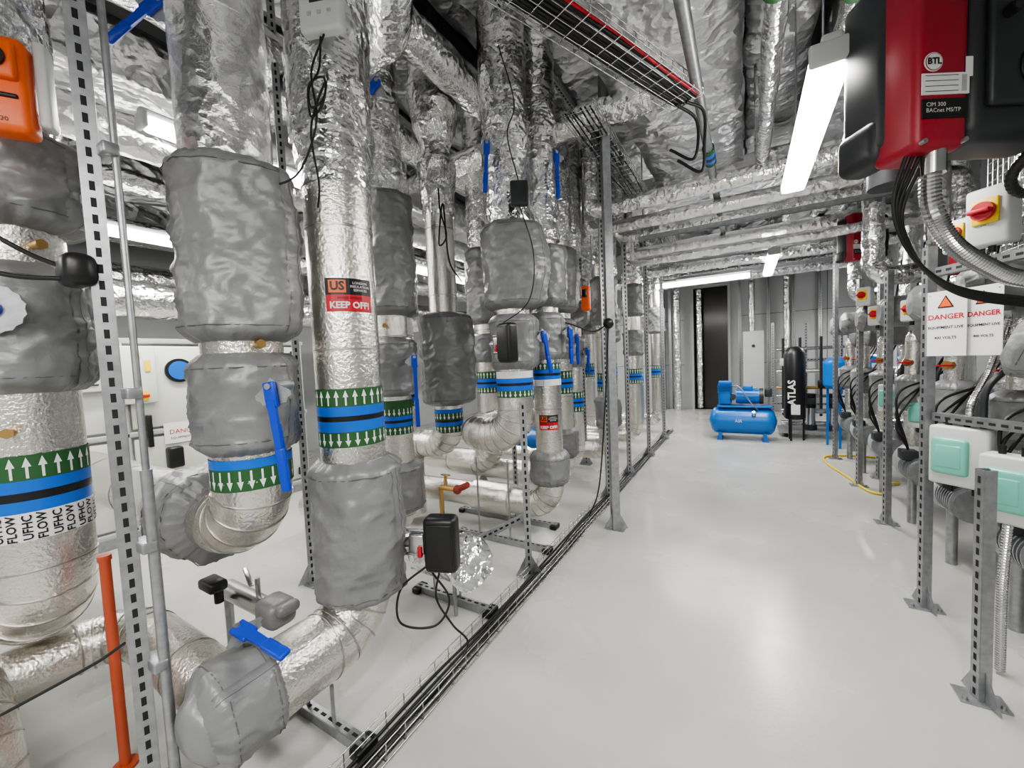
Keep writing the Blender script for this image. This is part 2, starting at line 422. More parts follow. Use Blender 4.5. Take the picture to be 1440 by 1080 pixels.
g.rbox(c+ux*.085-nn*.02+V((0,0,.03)),(.03,.26,.06),'whitep',.01,ux,UP)
g.done()
g=G('insulated_overhead_pipe'); foil(g,[(-3.4,.45,3.05),(-1.95,.45,3.05),(-1.95,.45,4.2)],.07,R=.12); g.cyl((-2.25,.45,3.05),(-2.12,.45,3.05),.082,'lever',24); g.cyl((-2.20,.45,3.05),(-2.17,.45,3.05),.084,'white',24); g.done()
# second left riser
th=toward(-1.75,.85)
g=riser('insulated_pipe_riser',-1.75,.85,.142,2.5,.86,(-1,0,0),2.2,[
 ('j',2.31,1.62,.19,(1,.45,0),.07,10),('j',1.575,1.185,.175,(.9,-.1,0),.03),
 ('b',1.17,[('blue',.035),('ad',.085)]),('stub',1.605,th+.3),
 ('l',(-1.40,.76,1.45),(.45,-.9,0),(.12,.03,-1),.36)],R=.22)
foil(g,[(-1.75,.85,2.28),(-1.75,.85,4.3)],.155,amp=.005,k='scrim')
for z in (2.85,3.45): g.tube([(-1.75,.85,z-.03),(-1.75,.85,z+.03)],.1575,'scrim',40)
jacket(g,(-2.05,.85,.86),(-2.33,.85,.86),.20,.14,seed=5)
g.cyl((-2.36,.85,.86),(-2.40,.85,.86),.17,'galv',28); g.cyl((-2.41,.85,.86),(-2.45,.85,.86),.17,'galv',28)
for i in range(8): a=i*.785; g.cyl((-2.33,.85+.15*math.cos(a),.86+.15*math.sin(a)),(-2.48,.85+.15*math.cos(a),.86+.15*math.sin(a)),.009,'brickred',8)
lever(g,(-2.05,.78,3.02),(.9,-.4,0),(-.4,-.4,-.6),.26)
g.done()
# third riser with sticker
th=toward(-1.53,1.17)
g=G('insulated_pipe_riser')
pipe(g,[(-1.53,1.17,2.6),(-1.53,1.17,.345),(-1.53,.60,.345)],.137,R=.215,ring=.75)
pipe(g,[(-1.50,.64,.34),(-2.5,.64,.34),(-2.5,-.4,.34)],.105,R=.19)
foil(g,[(-1.53,1.17,2.46),(-1.53,1.17,4.3)],.163,amp=.014)
foil(g,[(-1.53,1.17,2.36),(-1.53,1.17,2.48)],.150,amp=.010)
foil(g,[(-1.53,1.17,2.26),(-1.53,1.17,2.38)],.140,amp=.005)
jacket(g,(-1.53,1.17,.47),(-1.53,1.17,1.10),.185,.14,(.9,-.2,0),.035,seed=2)
jacket(g,(-1.53,.755,.345),(-1.53,.51,.345),.150,.085,(-.6,0,1),.03,seed=9)
g.ball((-1.54,.53,.345),.112,'jacket',(1.05,.5,1.05),.2,28)
band(g,-1.53,1.17,.137,1.415,[('au',.075),('blue',.04),('blk',.022),('blue',.045),('ad',.065)])
sticker(g,-1.53,1.17,.137,1.735,.19,.135,th+.18)
lever(g,(-1.58,.68,.575),(-.1,-.35,1),(.9,.05,-.08),.27,w=1.3)
g.done()
g=G('drain_valve_branch')
pipe(g,[(-2.3,.95,.40),(-1.82,.95,.40)],.045,'steel',seams=False); g.rbox((-1.86,.95,.41),(.15,.13,.12),'jacket',.035); g.rbox((-1.76,.95,.45),(.05,.10,.05),'jacket',.02)
g.cyl((-2.0,.95,.42),(-2.0,.95,.53),.012,'steel',8); g.rbox((-2.04,.93,.535),(.15,.022,.008),'steel',.003,(1,-.3,-.25),(.3,1,0)); 
g.rbox((-2.2,.85,.50),(.13,.08,.05),'black',.015); g.cyl((-2.2,.87,.4),(-2.2,.87,.5),.02,'black',10)
g.cyl((-2.3,.95,0),(-2.3,.95,.42),.02,'galv',10)
g.done()
g=G('insulated_low_level_pipe')
pipe(g,[(-3.6,.10,.40),(-2.12,.10,.40),(-2.12,.10,-.0)],.15,R=.24)
g.done()
g=G('orange_standpipe'); ox,oy=-2.08,.47; g.cyl((ox,oy,0),(ox,oy,.82),.017,'opipe',16); g.cyl((ox,oy,.0),(ox,oy,.012),.04,'opipe',16); g.cyl((ox,oy,.82),(ox,oy,.84),.021,'opipe',16); g.done()
def actuator(c,ux,w=.15,h=.25,d=.09,stem=.14):
    g=G('motorised_valve_actuator'); c=V(c); ux=V(ux).normalized(); nn=ux.cross(V((0,0,1)))
    g.rbox(c,(w,h,d),'black',.025,ux,(0,0,1),4); g.rbox(c+nn*(d*.5),(w*.8,h*.8,.012),'black',.006,ux,(0,0,1))
    g.rbox(c-ux*(w*.75),(w*.5,h*.35,d*.6),'steel',.01,ux,(0,0,1)); g.cyl(c-ux*(w*.5),c-ux*(w*.5+stem),.022,'steel',14)
    for q in(-1,1): g.cyl(c-ux*(w*.4)+V((0,0,q*h*.22)),c-ux*(w*.5+stem*.8)+V((0,0,q*h*.22)),.007,'steel',8)
    g.rbox(c-ux*(w*.62)-V((0,0,h*.12))+nn*.03,(.02,.05,.02),'red',.004,ux,(0,0,1))
    return g
g=actuator((-1.18,1.33,.70),(.93,.36,0)); cable(g,[(-1.2,1.33,.58),(-1.24,1.34,.42),(-1.22,1.42,.25),(-1.2,1.5,.1),(-1.22,1.3,.02),(-1.24,1.0,.02),(-1.24,.7,.03)]); 
cable(g,[(-1.24,1.30,.60),(-1.34,1.22,.5),(-1.33,1.2,.36),(-1.22,1.3,.32),(-1.18,1.36,.42),(-1.25,1.33,.55)])
g.done()
g=G('insulated_strainer'); pipe(g,[(-2.1,1.78,.36),(-1.45,1.78,.36)],.09); foil(g,[(-1.72,1.78,.36),(-1.42,1.78,.36),(-1.26,1.62,.46)],.125,amp=.02,R=.06)
g.cyl((-1.5,1.78,0),(-1.5,1.78,.3),.012,'galv',8); g.done()
# fifth riser
g=riser('insulated_pipe_riser',-1.5,2.6,.135,2.6,.93,(-1,0,0),1.7,[
 ('j',2.51,1.875,.19,(1,.1,0),.11),('j',1.84,1.44,.165,(.8,.3,0),.03),
 ('b',1.425,[('txt',.05),('blue',.035),('blk',.02),('blue',.035),('ad',.05)]),
 ('l',(-1.28,2.66,1.70),(.9,-.4,0),(.1,.1,-1),.30),('l',(-1.50,2.36,2.98),(.5,-.85,0),(-.1,0,-1),.32)],R=.21,pts=[(-1.5,2.6,2.6),(-1.5,2.6,.93),(-1.97,2.6,.93),(-1.97,3.9,.93)])
foil(g,[(-1.5,2.6,2.45),(-1.5,2.6,4.3)],.165,amp=.016); g.done()
g=actuator((-1.34,2.25,1.62),(.9,-.3,0),.13,.26,.09,.1); g.done()
g=G('heat_meter_display'); g.rbox((-1.30,2.42,2.62),(.12,.16,.06),'dark',.012,(.86,.5,0),(0,0,1)); cable(g,[(-1.3,2.42,2.54),(-1.2,2.4,2.2),(-1.25,2.4,1.9),(-1.45,2.35,1.75)],.004); cable(g,[(-1.3,2.42,2.7),(-1.35,2.38,3.0),(-1.3,2.4,3.2),(-1.4,2.4,3.6)],.004); g.done()
# sixth riser
g=riser('insulated_pipe_riser',-1.42,3.0,.112,4.3,.26,(-1,0,0),1.6,[
 ('j',2.42,1.92,.165,(1,-.4,0),.05),('j',1.88,1.5,.14,(.8,.2,0),.02),
 ('b',1.47,[('au',.05),('blue',.03),('blk',.02),('blue',.03),('txt',.05)]),
 ('l',(-1.20,2.98,1.74),(.9,-.5,0),(0,0,-1),.28),('l',(-1.22,2.88,3.05),(.7,-.7,0),(0,0,-1),.34),('f',2.45,4.3,.14)],R=.2)
for a in range(8): g.text('UFHC',.018,0,0,0,'black',(-1.42,3.0,1.315,.1165,a*.7,1))
sticker(g,-1.42,3.0,.112,.93,.16,.12,toward(-1.42,3.0))
jacket(g,(-1.42,3.0,.74),(-1.42,3.0,.46),.155,.12,seed=1); g.cyl((-1.8,3,.26),(-2.2,3,.26),.14,'stucco',32)
g.done()
specs=[(-1.62,3.75,.12,[('j',2.6,1.95,.17,(1,0,0),.05),('j',1.9,1.5,.15),('b',1.38,BL),('l',(-1.42,3.7,1.72),(.9,-.4,0),(0,0,-1),.28),('j',.8,.5,.15)],.3),
 (-1.70,4.32,.10,[('j',2.4,1.85,.15,(1,0,0),.05),('b',1.12,BL),('j',1.75,1.4,.13),('l',(-1.52,4.28,1.6),(.9,-.4,0),(0,0,-1),.26)],.35),
 (-1.52,4.95,.11,[('j',2.5,1.9,.16),('b',1.3,BL),('j',1.0,.6,.14,(1,0,0),.04)],.3),
 (-1.66,5.6,.10,[('j',2.2,1.7,.15),('b',1.4,BL),('j',.9,.5,.13)],.3),
 (-1.50,6.35,.12,[('j',2.6,2.1,.16),('b',1.3,BL),('j',1.9,1.5,.15)],.25),
 (-1.62,7.1,.10,[('j',2.2,1.7,.14),('b',1.2,BL)],.25),
 (-1.45,8.0,.11,[('j',2.4,1.9,.15),('b',1.3,BL)],.25)]
for x,y,r,s,ax in specs:
    g=riser('insulated_pipe_riser',x,y,r,4.3,ax,(-1,0,0),1.5,s,R=r*1.6); foil(g,[(x,y,2.65),(x,y,4.3)],r+.03,amp=.015,seg=28,step=.06); g.done()
# second row
g=riser('insulated_pipe_riser',-2.36,2.21,.125,4.3,.24,(-1,0,0),1.2,[
 ('j',2.80,1.88,.19,(1,-.3,0),.04),('j',1.72,1.27,.17,(.9,-.3,0),.02),('b',1.24,[('gt',.06),('ad',.06),('blue',.03),('blk',.02),('blue',.03),('au',.06)]),
 ('j',.76,.36,.18),('l',(-2.05,2.12,1.56),(.8,-.6,0),(0,0,-1),.50),('stub',1.8,-1.0),('f',2.75,4.3,.15),('l',(-1.72,1.62,3.05),(.5,-.85,0),(-.6,-.2,-.6),.24)],R=.2); g.done()
g=G('insulated_pipe_riser')
pipe(g,[(-2.26,2.73,3.2),(-2.26,2.73,.78),(-2.75,2.73,.78),(-2.75,2.73,.1)],.122,R=.19)
def rf(s,d,p):
    z=p.z; b=.17+.045*math.exp(-((z-3.75)/.25)**2)-.055*math.exp(-((z-3.3)/.12)**2)
    if z<3.2: b=.165-.035*min(1,(3.2-z)/.5)
    return b+.014*noise.noise((p+d*.15)*9)+.008*noise.noise((p+d*.15)*20)
g.tube([(-2.26,2.73,2.75+i*.04) for i in range(39)],rf,'foil',40)
jacket(g,(-2.26,2.73,1.94),(-2.26,2.73,1.14),.21,.125,(1,-.2,0),.08,seed=4)
band(g,-2.26,2.73,.122,1.11,[('blue',.03),('ad',.06),('blk',.02),('blue',.03),('au',.06)])
cable(g,[(-2.1,2.55,2.9),(-2.05,2.5,2.7),(-2.0,2.5,2.5),(-2.08,2.5,2.45),(-2.02,2.5,2.75),(-1.95,2.45,2.3),(-1.8,2.4,2.1)],.006)
g.done()
for x,y,r,s,ax in [(-2.4,3.6,.13,[('j',2.7,1.9,.19,(1,0,0),.05),('b',1.4,BL),('j',1.8,1.5,.16)],.4),(-2.35,4.5,.12,[('j',2.4,1.8,.18),('b',1.2,BL)],.4),(-2.4,5.6,.12,[('j',2.6,1.9,.18),('b',1.4,BL)],.3),
   (-2.35,6.6,.12,[('j',2.6,1.9,.18),('b',1.4,BL)],.3),(-3.15,3.1,.12,[('j',2.6,2.0,.18),('b',1.3,BL)],.4),(-3.1,5.0,.12,[('j',2.5,1.9,.18),('b',1.3,BL)],.4)]:
    g=riser('insulated_pipe_riser',x,y,r,4.3,ax,(-1,0,0),.9,s,R=r*1.6); foil(g,[(x,y,2.75),(x,y,4.3)],r+.03,amp=.015,seg=28,step=.06); g.done()
g=G('orange_valve_actuator'); g.rbox((-1.45,4.1,2.13),(.09,.07,.26),'orange',.015); g.rbox((-1.45,4.05,2.18),(.05,.04,.08),'black',.008); g.cyl((-1.6,4.2,2.13),(-1.47,4.12,2.13),.025,'galv'); g.done()
# ------------------------------------------------------------------ heat-meter display, cables on third riser
g=G('heat_meter_display')
ux=V((.86,.35,0)).normalized(); c=V((-1.36,1.03,2.86)); nn=ux.cross(V((0,0,1)))
g.rbox(c,(.17,.20,.05),'whitep',.015,ux,(0,0,1)); g.rbox(c+nn*.026+V((0,0,.02)),(.07,.045,.004),'dark',.001,ux,(0,0,1))
for q in (-.04,0,.04): g.rbox(c+nn*.026+ux*q-V((0,0,.04)),(.016,.014,.005),'grayp',.002,ux,(0,0,1))
g.text('1008',.022,c+nn*.03+V((0,0,.02)),ux,(0,0,1),'white')
cable(g,[c-V((.02,0,.10)),c-V((.03,.01,.22)),(-1.40,.98,2.55),(-1.38,.97,2.47),(-1.33,.99,2.5),(-1.34,1.0,2.58),(-1.40,.98,2.56),(-1.40,.98,2.45),(-1.34,.99,2.48),(-1.33,1.0,2.56),(-1.39,.97,2.4),(-1.38,.98,2.2),(-1.41,.99,2.12)],.004)
cable(g,[c-V((0,0,.10)),(-1.38,.98,2.6),(-1.37,.98,2.42),(-1.45,.95,2.25),(-1.55,.9,2.2)],.004)
g.done()
# ------------------------------------------------------------------ posts
px,py=-1.735,.45
g=post('strut_post',px,py,4.3,face=(1,-.28,0),w=.045); strut(g,(px-.045,py+.012,0.008),(px-.045,py+.012,4.3),(-1,.28,0),.045)
g.cyl((px+.055,py+.045,0),(px+.055,py+.045,1.2),.016,'galv',12); g.cyl((px+.055,py+.045,1.2),(px+.055,py+.045,4.3),.010,'galv',12)
for z in (.12,.55,.95,1.45,2.2): g.rbox((px+.03,py+.03,z),(.10,.04,.035),'galv',.005)
g.rbox((px-.01,py-.05,1.83),(.11,.08,.10),'black',.03); cable(g,[(px,py-.07,1.83),(-1.85,.3,1.9),(-2.0,.1,2.1),(-2.1,0,2.3)],.007); cable(g,[(px,py-.07,1.80),(-1.85,.25,1.82),(-2.0,.05,1.95),(-2.1,-.1,2.1)],.007)
cable(g,[(px+.03,py-.04,.66),(px-.05,py-.1,.6),(-1.95,.2,.5),(-2.1,.1,.42)],.005); g.done()
post('strut_post',-2.64,1.61,4.3,face=(1,-.5,0)).done()
post('strut_post',-1.31,2.36,1.22,face=(.6,-1,0)).done()
g=post('strut_post',-.98,3.36,3.85,face=(.5,-1,0),double=True,w=.06,slots=False)
g.ball((-.98,3.30,1.78),.045,'black'); cable(g,[(-.98,3.3,1.78),(-1.1,3.25,1.72),(-1.3,3.1,1.8),(-1.4,3.0,1.7)],.006); cable(g,[(-.98,3.3,1.78),(-1.02,3.3,1.2),(-1.1,3.3,.4),(-1.22,3.35,.08)],.006); g.done()
for x,y,z in [(-1.27,4.1,4.0),(-1.27,5.0,4.0),(-1.25,6.1,4.0),(-1.25,7.4,4.0),(-2.0,3.4,4.0),(-1.95,5.3,4.0),(-2.75,3.9,4.0),(-2.8,2.4,4.0)]: post('strut_post',x,y,z,face=(.6,-1,0)).done()
for (x0,x1,y,h) in [(-1.78,-1.28,.95,.10),(-1.9,-1.30,1.88,.2),(-2.2,-1.32,2.72,.6),(-2.5,-1.45,3.15,.1)]:
    g=G('pipe_support_foot'); strut(g,(x0,y,.022),(x1,y,.022),(0,0,1)); g.rbox((x0+.02,y,.02),(.06,.10,.04),'black',.01); g.rbox((x1-.02,y,.02),(.06,.10,.04),'black',.01)
    for q in(.25,.6): g.cyl((x0+(x1-x0)*q,y,.04),(x0+(x1-x0)*q,y,h+.1),.008,'galv',8)
    g.done()
g=G('diagonal_strut_brace'); strut(g,(-2.0,2.25,.03),(-1.33,2.38,.42),(0,-1,0)); g.done()
g=G('red_drain_valve'); z=.56; g.cyl((-2.02,2.3,z),(-1.88,2.3,z),.02,'brass',12); g.ball((-1.86,2.3,z),.035,'brickred'); g.cyl((-1.86,2.3,z),(-1.76,2.3,z+.05),.024,'brickred',12); g.cyl((-1.97,2.3,z),(-1.97,2.3,z+.10),.012,'brass',8); g.rbox((-1.97,2.3,z+.10),(.08,.02,.012),'brass',.004); g.cyl((-2.02,2.3,0),(-2.02,2.3,z),.018,'brass',10); g.done()
g=G('blue_circulator_pump'); g.cyl((-2.6,4.4,.5),(-2.3,4.4,.5),.11,'paintblue',24); g.rbox((-2.45,4.4,.64),(.16,.12,.1),'paintblue',.02); g.cyl((-2.3,4.4,.5),(-2.15,4.4,.5),.15,'paintblue',24); g.box((-2.4,4.4,.2),(.3,.25,.4),'galv'); g.done()
# ------------------------------------------------------------------ basket cable trays
def basket(name,p0,p1,w=.13,h=.06,cabs=6,k='steel',up=V((0,0,1)),cr=.007,step=.1,redc=False):
    g=G(name); p0=V(p0);p1=V(p1);t=(p1-p0);L=t.length;t.normalize(); s=t.cross(up).normalized(); r=.0028
    for q in (-.5,-.25,0,.25,.5): g.cyl(p0+s*w*q,p1+s*w*q,r,k,6)
    for q in (-.5,.5):
        for hh in(.5,1): g.cyl(p0+s*w*q+up*h*hh,p1+s*w*q+up*h*hh,r,k,6)
    n=int(L/step)
    for i in range(n+1):
        c=p0+t*(i*L/n); g.tube([c-s*w*.5+up*h,c-s*w*.5,c+s*w*.5,c+s*w*.5+up*h],r,k,6)
    for i in range(cabs):
        o=s*w*(-.38+.76*i/max(1,cabs-1)); m=int(L/.5)+2
        pts=[p0+o+t*(L*j/m)+s*random.uniform(-.012,.012)+up*(cr+.003+random.uniform(0,.012)) for j in range(m+1)]
        g.tube(catmull(pts,4),cr,'red' if redc and i==cabs-1 else 'rubber',6)
    return g
g=basket('cable_basket_tray',(-1.23,.35,.012),(-1.27,8.2,.012),w=.11,h=.075,cabs=5); g.done()
g=basket('overhead_cable_tray',(-1.0,.9,2.95),(-.28,2.62,2.95),w=.2,cabs=12,cr=.009,redc=True)
cable(g,[(-.28,2.6,2.95),(-.2,2.72,2.93),(-.2,2.75,2.75),(-.22,2.75,2.6),(-.35,2.75,2.7)],.009); cable(g,[(-.33,2.6,2.95),(-.24,2.75,2.9),(-.26,2.78,2.7),(-.4,2.8,2.8)],.009); g.done()
g=basket('overhead_cable_tray',(-1.05,2.9,3.3),(-1.05,8.0,3.3),w=.25,cabs=6); g.done()
# ------------------------------------------------------------------ overhead pipes
def opipe(pts,r,k='foil',bands=(),R=None,amp=.007):
    g=G('insulated_overhead_pipe')
    if k in('foil','scrim'): foil(g,pts,r,amp=amp,R=R,seg=24,step=.07,k=k)
    else: pipe(g,pts,r,k,R)
    for (c,t,cols) in bands:
        c=V(c);t=V(t).normalized()
        for i,cc in enumerate(cols): g.tube([c+t*i*.05,c+t*(i+1)*.05],r+.012,cc,24)
    g.done()
for (y,z,r,x0,x1,k) in [(3.9,2.93,.07,-1.3,1.55,'foil'),(4.4,2.9,.065,-1.5,1.3,'scrim'),(4.9,2.92,.07,-1.3,1.6,'foil'),(5.7,2.9,.075,-1.4,1.5,'scrim'),(5.0,2.62,.05,-1.2,1.7,'scrim'),(6.4,2.75,.07,-1.3,1.8,'foil'),(8.6,2.9,.09,-2,2.0,'foil'),(9.6,3.2,.12,-3,2.2,'foil')]:
    opipe([(x0,y,z+.9),(x0,y,z),(x1,y,z),(x1,y,z-.6)],r,k,R=.12)
B4=['green','blue','black','blue','green']
opipe([(-.22,-.5,3.0),(-.22,6.4,2.98)],.03,'galv',bands=[((-.22,3.35,2.99),(0,1,0),B4),((-.22,5.0,2.985),(0,1,0),B4)])
opipe([(.13,-.5,3.0),(.13,4.0,3.0),(.13,4.0,4.0)],.045,bands=[((.13,1.95,3.0),(0,1,0),['green','blue','green'])])
opipe([(.45,-.5,3.1),(.45,6.0,3.1)],.045,bands=[((.45,2.3,3.1),(0,1,0),['green','blue','green'])])
opipe([(.75,1.0,3.05),(.75,7.5,3.05)],.08,'scrim'); opipe([(1.0,1.0,3.3),(1.0,9,3.3)],.1)
opipe([(-1.9,-.5,3.7),(-1.9,9,3.7)],.13,amp=.015); opipe([(-2.75,-.5,3.6),(-2.75,9,3.6)],.16,amp=.015)
opipe([(-3.4,1.75,3.4),(-1.75,1.75,3.4),(-1.2,1.3,3.55)],.12); opipe([(-3.4,3.35,3.5),(-.6,3.35,3.5)],.11)
opipe([(-3.3,-.5,3.0),(-3.3,8,3.0)],.12,'scrim',amp=.01)
def duct(c,s,amp=.035,k='foild'):
    g=G('foil_wrapped_duct'); c=V(c); L=max(s[0],s[1]); ax=0 if s[0]>=s[1] else 1
    n=int(L/.10); prof=[]; w=(s[1] if ax==0 else s[0])/2; h=s[2]/2
    m=8
    for i in range(m): prof.append((-w+2*w*i/m,-h))
    for i in range(m): prof.append((w,-h+2*h*i/m))
    for i in range(m): prof.append((w-2*w*i/m,h))
    for i in range(m): prof.append((-w,h-2*h*i/m))
    vs=[];fs=[];P=len(prof)
    for i in range(n+1):
        a=-L/2+L*i/n
        for (u,v) in prof:
            p=c+(V((a,u,v)) if ax==0 else V((u,a,v)))
            sag=-.04*(1-(u/w)**2)*(v<0)
            p=p+V((noise.noise(p*4),noise.noise(p*4+V((9,0,0))),noise.noise(p*5+V((0,7,0)))))*amp+V((0,0,sag)); vs.append(p)
    for i in range(n):
        for j in range(P): fs.append((i*P+j,i*P+(j+1)%P,(i+1)*P+(j+1)%P,(i+1)*P+j))
    fs.append(list(range(P))); fs.append(list(range(n*P,n*P+P)))
    g.add(vs,fs,k,True); g.done()
duct((-.45,3.3,3.75),(.9,7.0,.4)); duct((.95,4.5,3.75),(.8,8.0,.4)); duct((.2,5.4,3.45),(3.0,.6,.3)); duct((-.2,1.2,3.7),(2.0,.5,.3)); duct((.3,8.2,3.6),(3.4,.8,.4)); duct((.25,3.0,3.95),(.45,6.,.2))
duct((-1.4,4.2,4.15),(.9,8.5,.3)); duct((-2.5,4.2,4.15),(.8,8.5,.3)); duct((-3.2,4.0,4.1),(.5,9,.25))
for xx,z,w in [(-3.9,3.7,.55),(-4.9,3.4,.5),(-5.7,3.8,.5),(-6.4,3.4,.5)]: duct((xx,3.5,z),(w,10.,.4))
duct((-4.6,2.9,3.05),(3.2,.5,.25)); duct((-4.6,.6,3.85),(4.2,.5,.3))
for xx,z,r in [(-4.35,3.1,.08),(-4.75,2.2,.16),(-5.3,2.95,.12),(-5.9,2.6,.15)]: opipe([(xx,-1.5,z),(xx,8,z)],r,amp=.015)
for (a,b) in [((.1,1.0,4.0),(-.1,8,4.0)),((-1.4,.5,3.9),(-1.4,8,3.9)),((1.35,1,2.95),(1.35,8,2.95))]:
    g=G('strut_rail'); strut(g,a,b,(0,0,-1)); g.done()
for y in (4.6,6.0,7.4):
    g=G('trapeze_hanger'); strut(g,(-1.0,y,2.78),(1.3,y,2.78),(0,0,1)); 
    for x in(-.95,1.25): g.cyl((x,y,2.75),(x,y,4.35),.006,'galv',6)
    g.done()
# ------------------------------------------------------------------ air handling unit
g=G('air_handling_unit')
ax=-4.8
g.box((-5.4,1.0,.97),(1.18,3.9,1.72),'cream'); g.box((-5.4,1.0,.06),(1.2,4.0,.12),'galv')
for z in (.12,.98,1.83): g.rbox((ax+.01,1.0,z),(.05,4.0,.05),'grayp',.01)
for y in (-.95,-.35,.45,1.30,2.1,2.95): g.rbox((ax+.01,y,.97),(.05,.05,1.72),'grayp',.01)
for (ya,yb) in [(-.95,-.35),(-.35,.45),(.45,1.30),(1.30,2.1),(2.1,2.95)]:
    for (za,zb) in [(.12,.98),(.98,1.83)]:
        g.rbox((ax+.012,(ya+yb)/2,(za+zb)/2),(.03,yb-ya-.09,zb-za-.09),'cream',.012)
        for zz in (za+.14,zb-.14): g.rbox((ax+.04,yb-.09,zz),(.03,.05,.09),'black',.008)
def ring(c,r,k1,k2):
    c=V(c); g.tube([c,c+V((.02,0,0))],r,k1,32); g.tube([c+V((.01,0,0)),c+V((.024,0,0))],r*.78,k2,32)
for c in [(ax+.03,1.72,1.55),(ax+.03,1.08,.60),(ax+.03,.2,1.5)]: ring(c,.115,'black','port')
g.rbox((ax+.05,1.40,1.52),(.06,.26,.52),'cream',.01); g.box((ax+.085,1.40,1.70),(.004,.05,.04),'yellow'); g.box((ax+.085,1.47,1.60),(.004,.04,.1),'yellow')
g.cyl((ax+.08,1.42,1.33),(ax+.11,1.42,1.33),.045,'yellow',20); g.rbox((ax+.12,1.42,1.33),(.02,.07,.025),'red',.005)
g.rbox((ax+.06,1.05,1.60),(.05,.3,.42),'cream',.01); g.box((ax+.09,1.05,1.68),(.004,.1,.05),'yellow'); g.box((ax+.09,1.05,1.45),(.004,.18,.012),'dark')
g.box((ax+.035,1.72,.95),(.004,.32,.2),'white'); g.text('DANGER',.06,(ax+.039,1.72,.96),(0,1,0),(0,0,1),'red'); g.text('EQUIPMENT LIVE',.03,(ax+.039,1.72,.90),(0,1,0),(0,0,1),'black')
for (y,z) in [(1.95,1.62),(.9,.45)]: g.prism([(-.05,-.04),(.05,-.04),(0,.05)],(ax+.035,y,z),(0,1,0),(0,0,1),.004,'yellow')
g.rbox((ax+.06,1.62,.72),(.1,.12,.2),'black',.02); g.rbox((ax+.06,1.45,1.0),(.05,.04,.3),'black',.01)
g.done()
# ------------------------------------------------------------------ compressor
g=G('air_compressor')
cy=7.8
def rft(s,d,p):
    e=min(s,1-s); return .225*math.sqrt(max(.02,1-(1-min(1,e/.12))**2))
g.tube([(-.55+1.0*i/24,cy,.32) for i in range(25)],rft,'paintblue',28)
for x in (-.38,.28):
    g.box((x,cy,.07),(.05,.34,.14),'paintblue'); g.box((x,cy,.005),(.09,.4,.01),'paintblue')
g.rbox((-.02,cy,.57),(.80,.30,.03),'paintblue',.008)
g.rbox((-.30,cy,.72),(.20,.22,.24),'paintblue',.03)
for i in range(7): g.box((-.30,cy,.80+i*.022),(.22,.24,.009),'paintblue')
g.rbox((-.30,cy,.97),(.20,.16,.06),'paintblue',.015)
g.cyl((-.14,cy,.74),(.20,cy,.74),.12,'paintblue',24)
for i in range(14): 
    a=2*math.pi*i/14; g.box((.03,cy+math.cos(a)*.125,.74+math.sin(a)*.125),(.30,.008,.008),'paintblue')
g.cyl((.20,cy,.74),(.26,cy,.74),.13,'dark',24); g.rbox((.04,cy,.88),(.14,.12,.08),'paintblue',.015)
g.rbox((.33,cy,.80),(.10,.10,.14),'dark',.015)
g.cyl((-.18,cy-.15,.72),(-.18,cy+.15,.72),.04,'dark',16); cable(g,[(-.2,cy-.1,.92),(-.08,cy-.2,.9),(.1,cy-.2,.62),(.2,cy-.1,.5)],.01,'galv')
g.cyl((.12,cy-.2,.45),(.12,cy-.24,.5),.03,'steel',14)
g.text('AIR',.07,(-.1,cy-.235,.34),(1,0,0),(0,0,1),'white')
g.done()
g=G('black_water_filter_vessel'); g.tube([(.70,7.95,.35),(.70,7.95,.38),(.70,7.95,1.42),(.70,7.95,1.50),(.70,7.95,1.54)],[.12,.15,.15,.11,.05],'black',28)
for a in range(3): g.cyl((.70+.12*math.cos(a*2.1),7.95+.12*math.sin(a*2.1),0),(.70+.12*math.cos(a*2.1),7.95+.12*math.sin(a*2.1),.4),.015,'black',8)
g.cyl((.70,7.95,1.5),(.70,7.95,1.66),.02,'steel',10)
g.text('ATLAS',.14,(.65,7.785,.80),(0,0,1),(-1,0,0),'white',bold=.004); g.rbox((.70,7.81,.52),(.12,.03,.16),'white',.004); g.done()
def vessel(x,y,z,r,h):
    g=G('blue_expansion_vessel')
    def f(s,d,p): e=min(s,1-s)*h; q=min(1,e/(r*.45)); return r*math.sqrt(max(.03,1-(1-q)**2))
    g.tube([(x,y,z+h*i/30) for i in range(31)],f,'paintblue',28); g.tube([(x,y,z+h*.5-.006),(x,y,z+h*.5+.006)],r+.004,'paintblue',28)
    g.cyl((x,y,z-.12),(x,y,z+.02),.02,'steel',10)
    for a in range(3): b=a*2.1+.4; g.box((x+r*.8*math.cos(b),y+r*.8*math.sin(b),(z+.06)/2),(.03,.03,z+.06),'paintblue')
    g.rbox((x,y-r,z+h*.55),(.1,.01,.12),'white',.002)
    g.done()
vessel(1.22,7.6,.86,.2,.50); vessel(1.68,8.0,.95,.18,.42)
g=G('control_cabinet'); g.rbox((.15,9.6,1.25),(.36,.25,1.3),'whitep',.015); g.rbox((.15,9.47,1.25),(.31,.02,1.22),'whitep',.008); g.cyl((.15,9.45,1.6),(.15,9.43,1.6),.03,'dark'); g.box((.15,9.6,.3),(.3,.2,.6),'galv'); g.done()
g=G('control_cabinet'); g.rbox((1.52,7.3,.80),(.46,.2,.5),'grayp',.015); g.rbox((1.52,7.19,.80),(.42,.02,.46),'grayp',.006); g.rbox((1.65,7.175,.8),(.03,.02,.08),'black',.005)
for x in(1.34,1.70): g.box((x,7.32,.28),(.04,.04,.56),'galv')
g.done()
g=G('booster_pump_skid')
g.box((1.35,8.4,.10),(1.7,.5,.06),'galv')
for x in (.6,2.1):
    for y in (8.2,8.6): g.cyl((x,y,0),(x,y,.08),.03,'black',10)
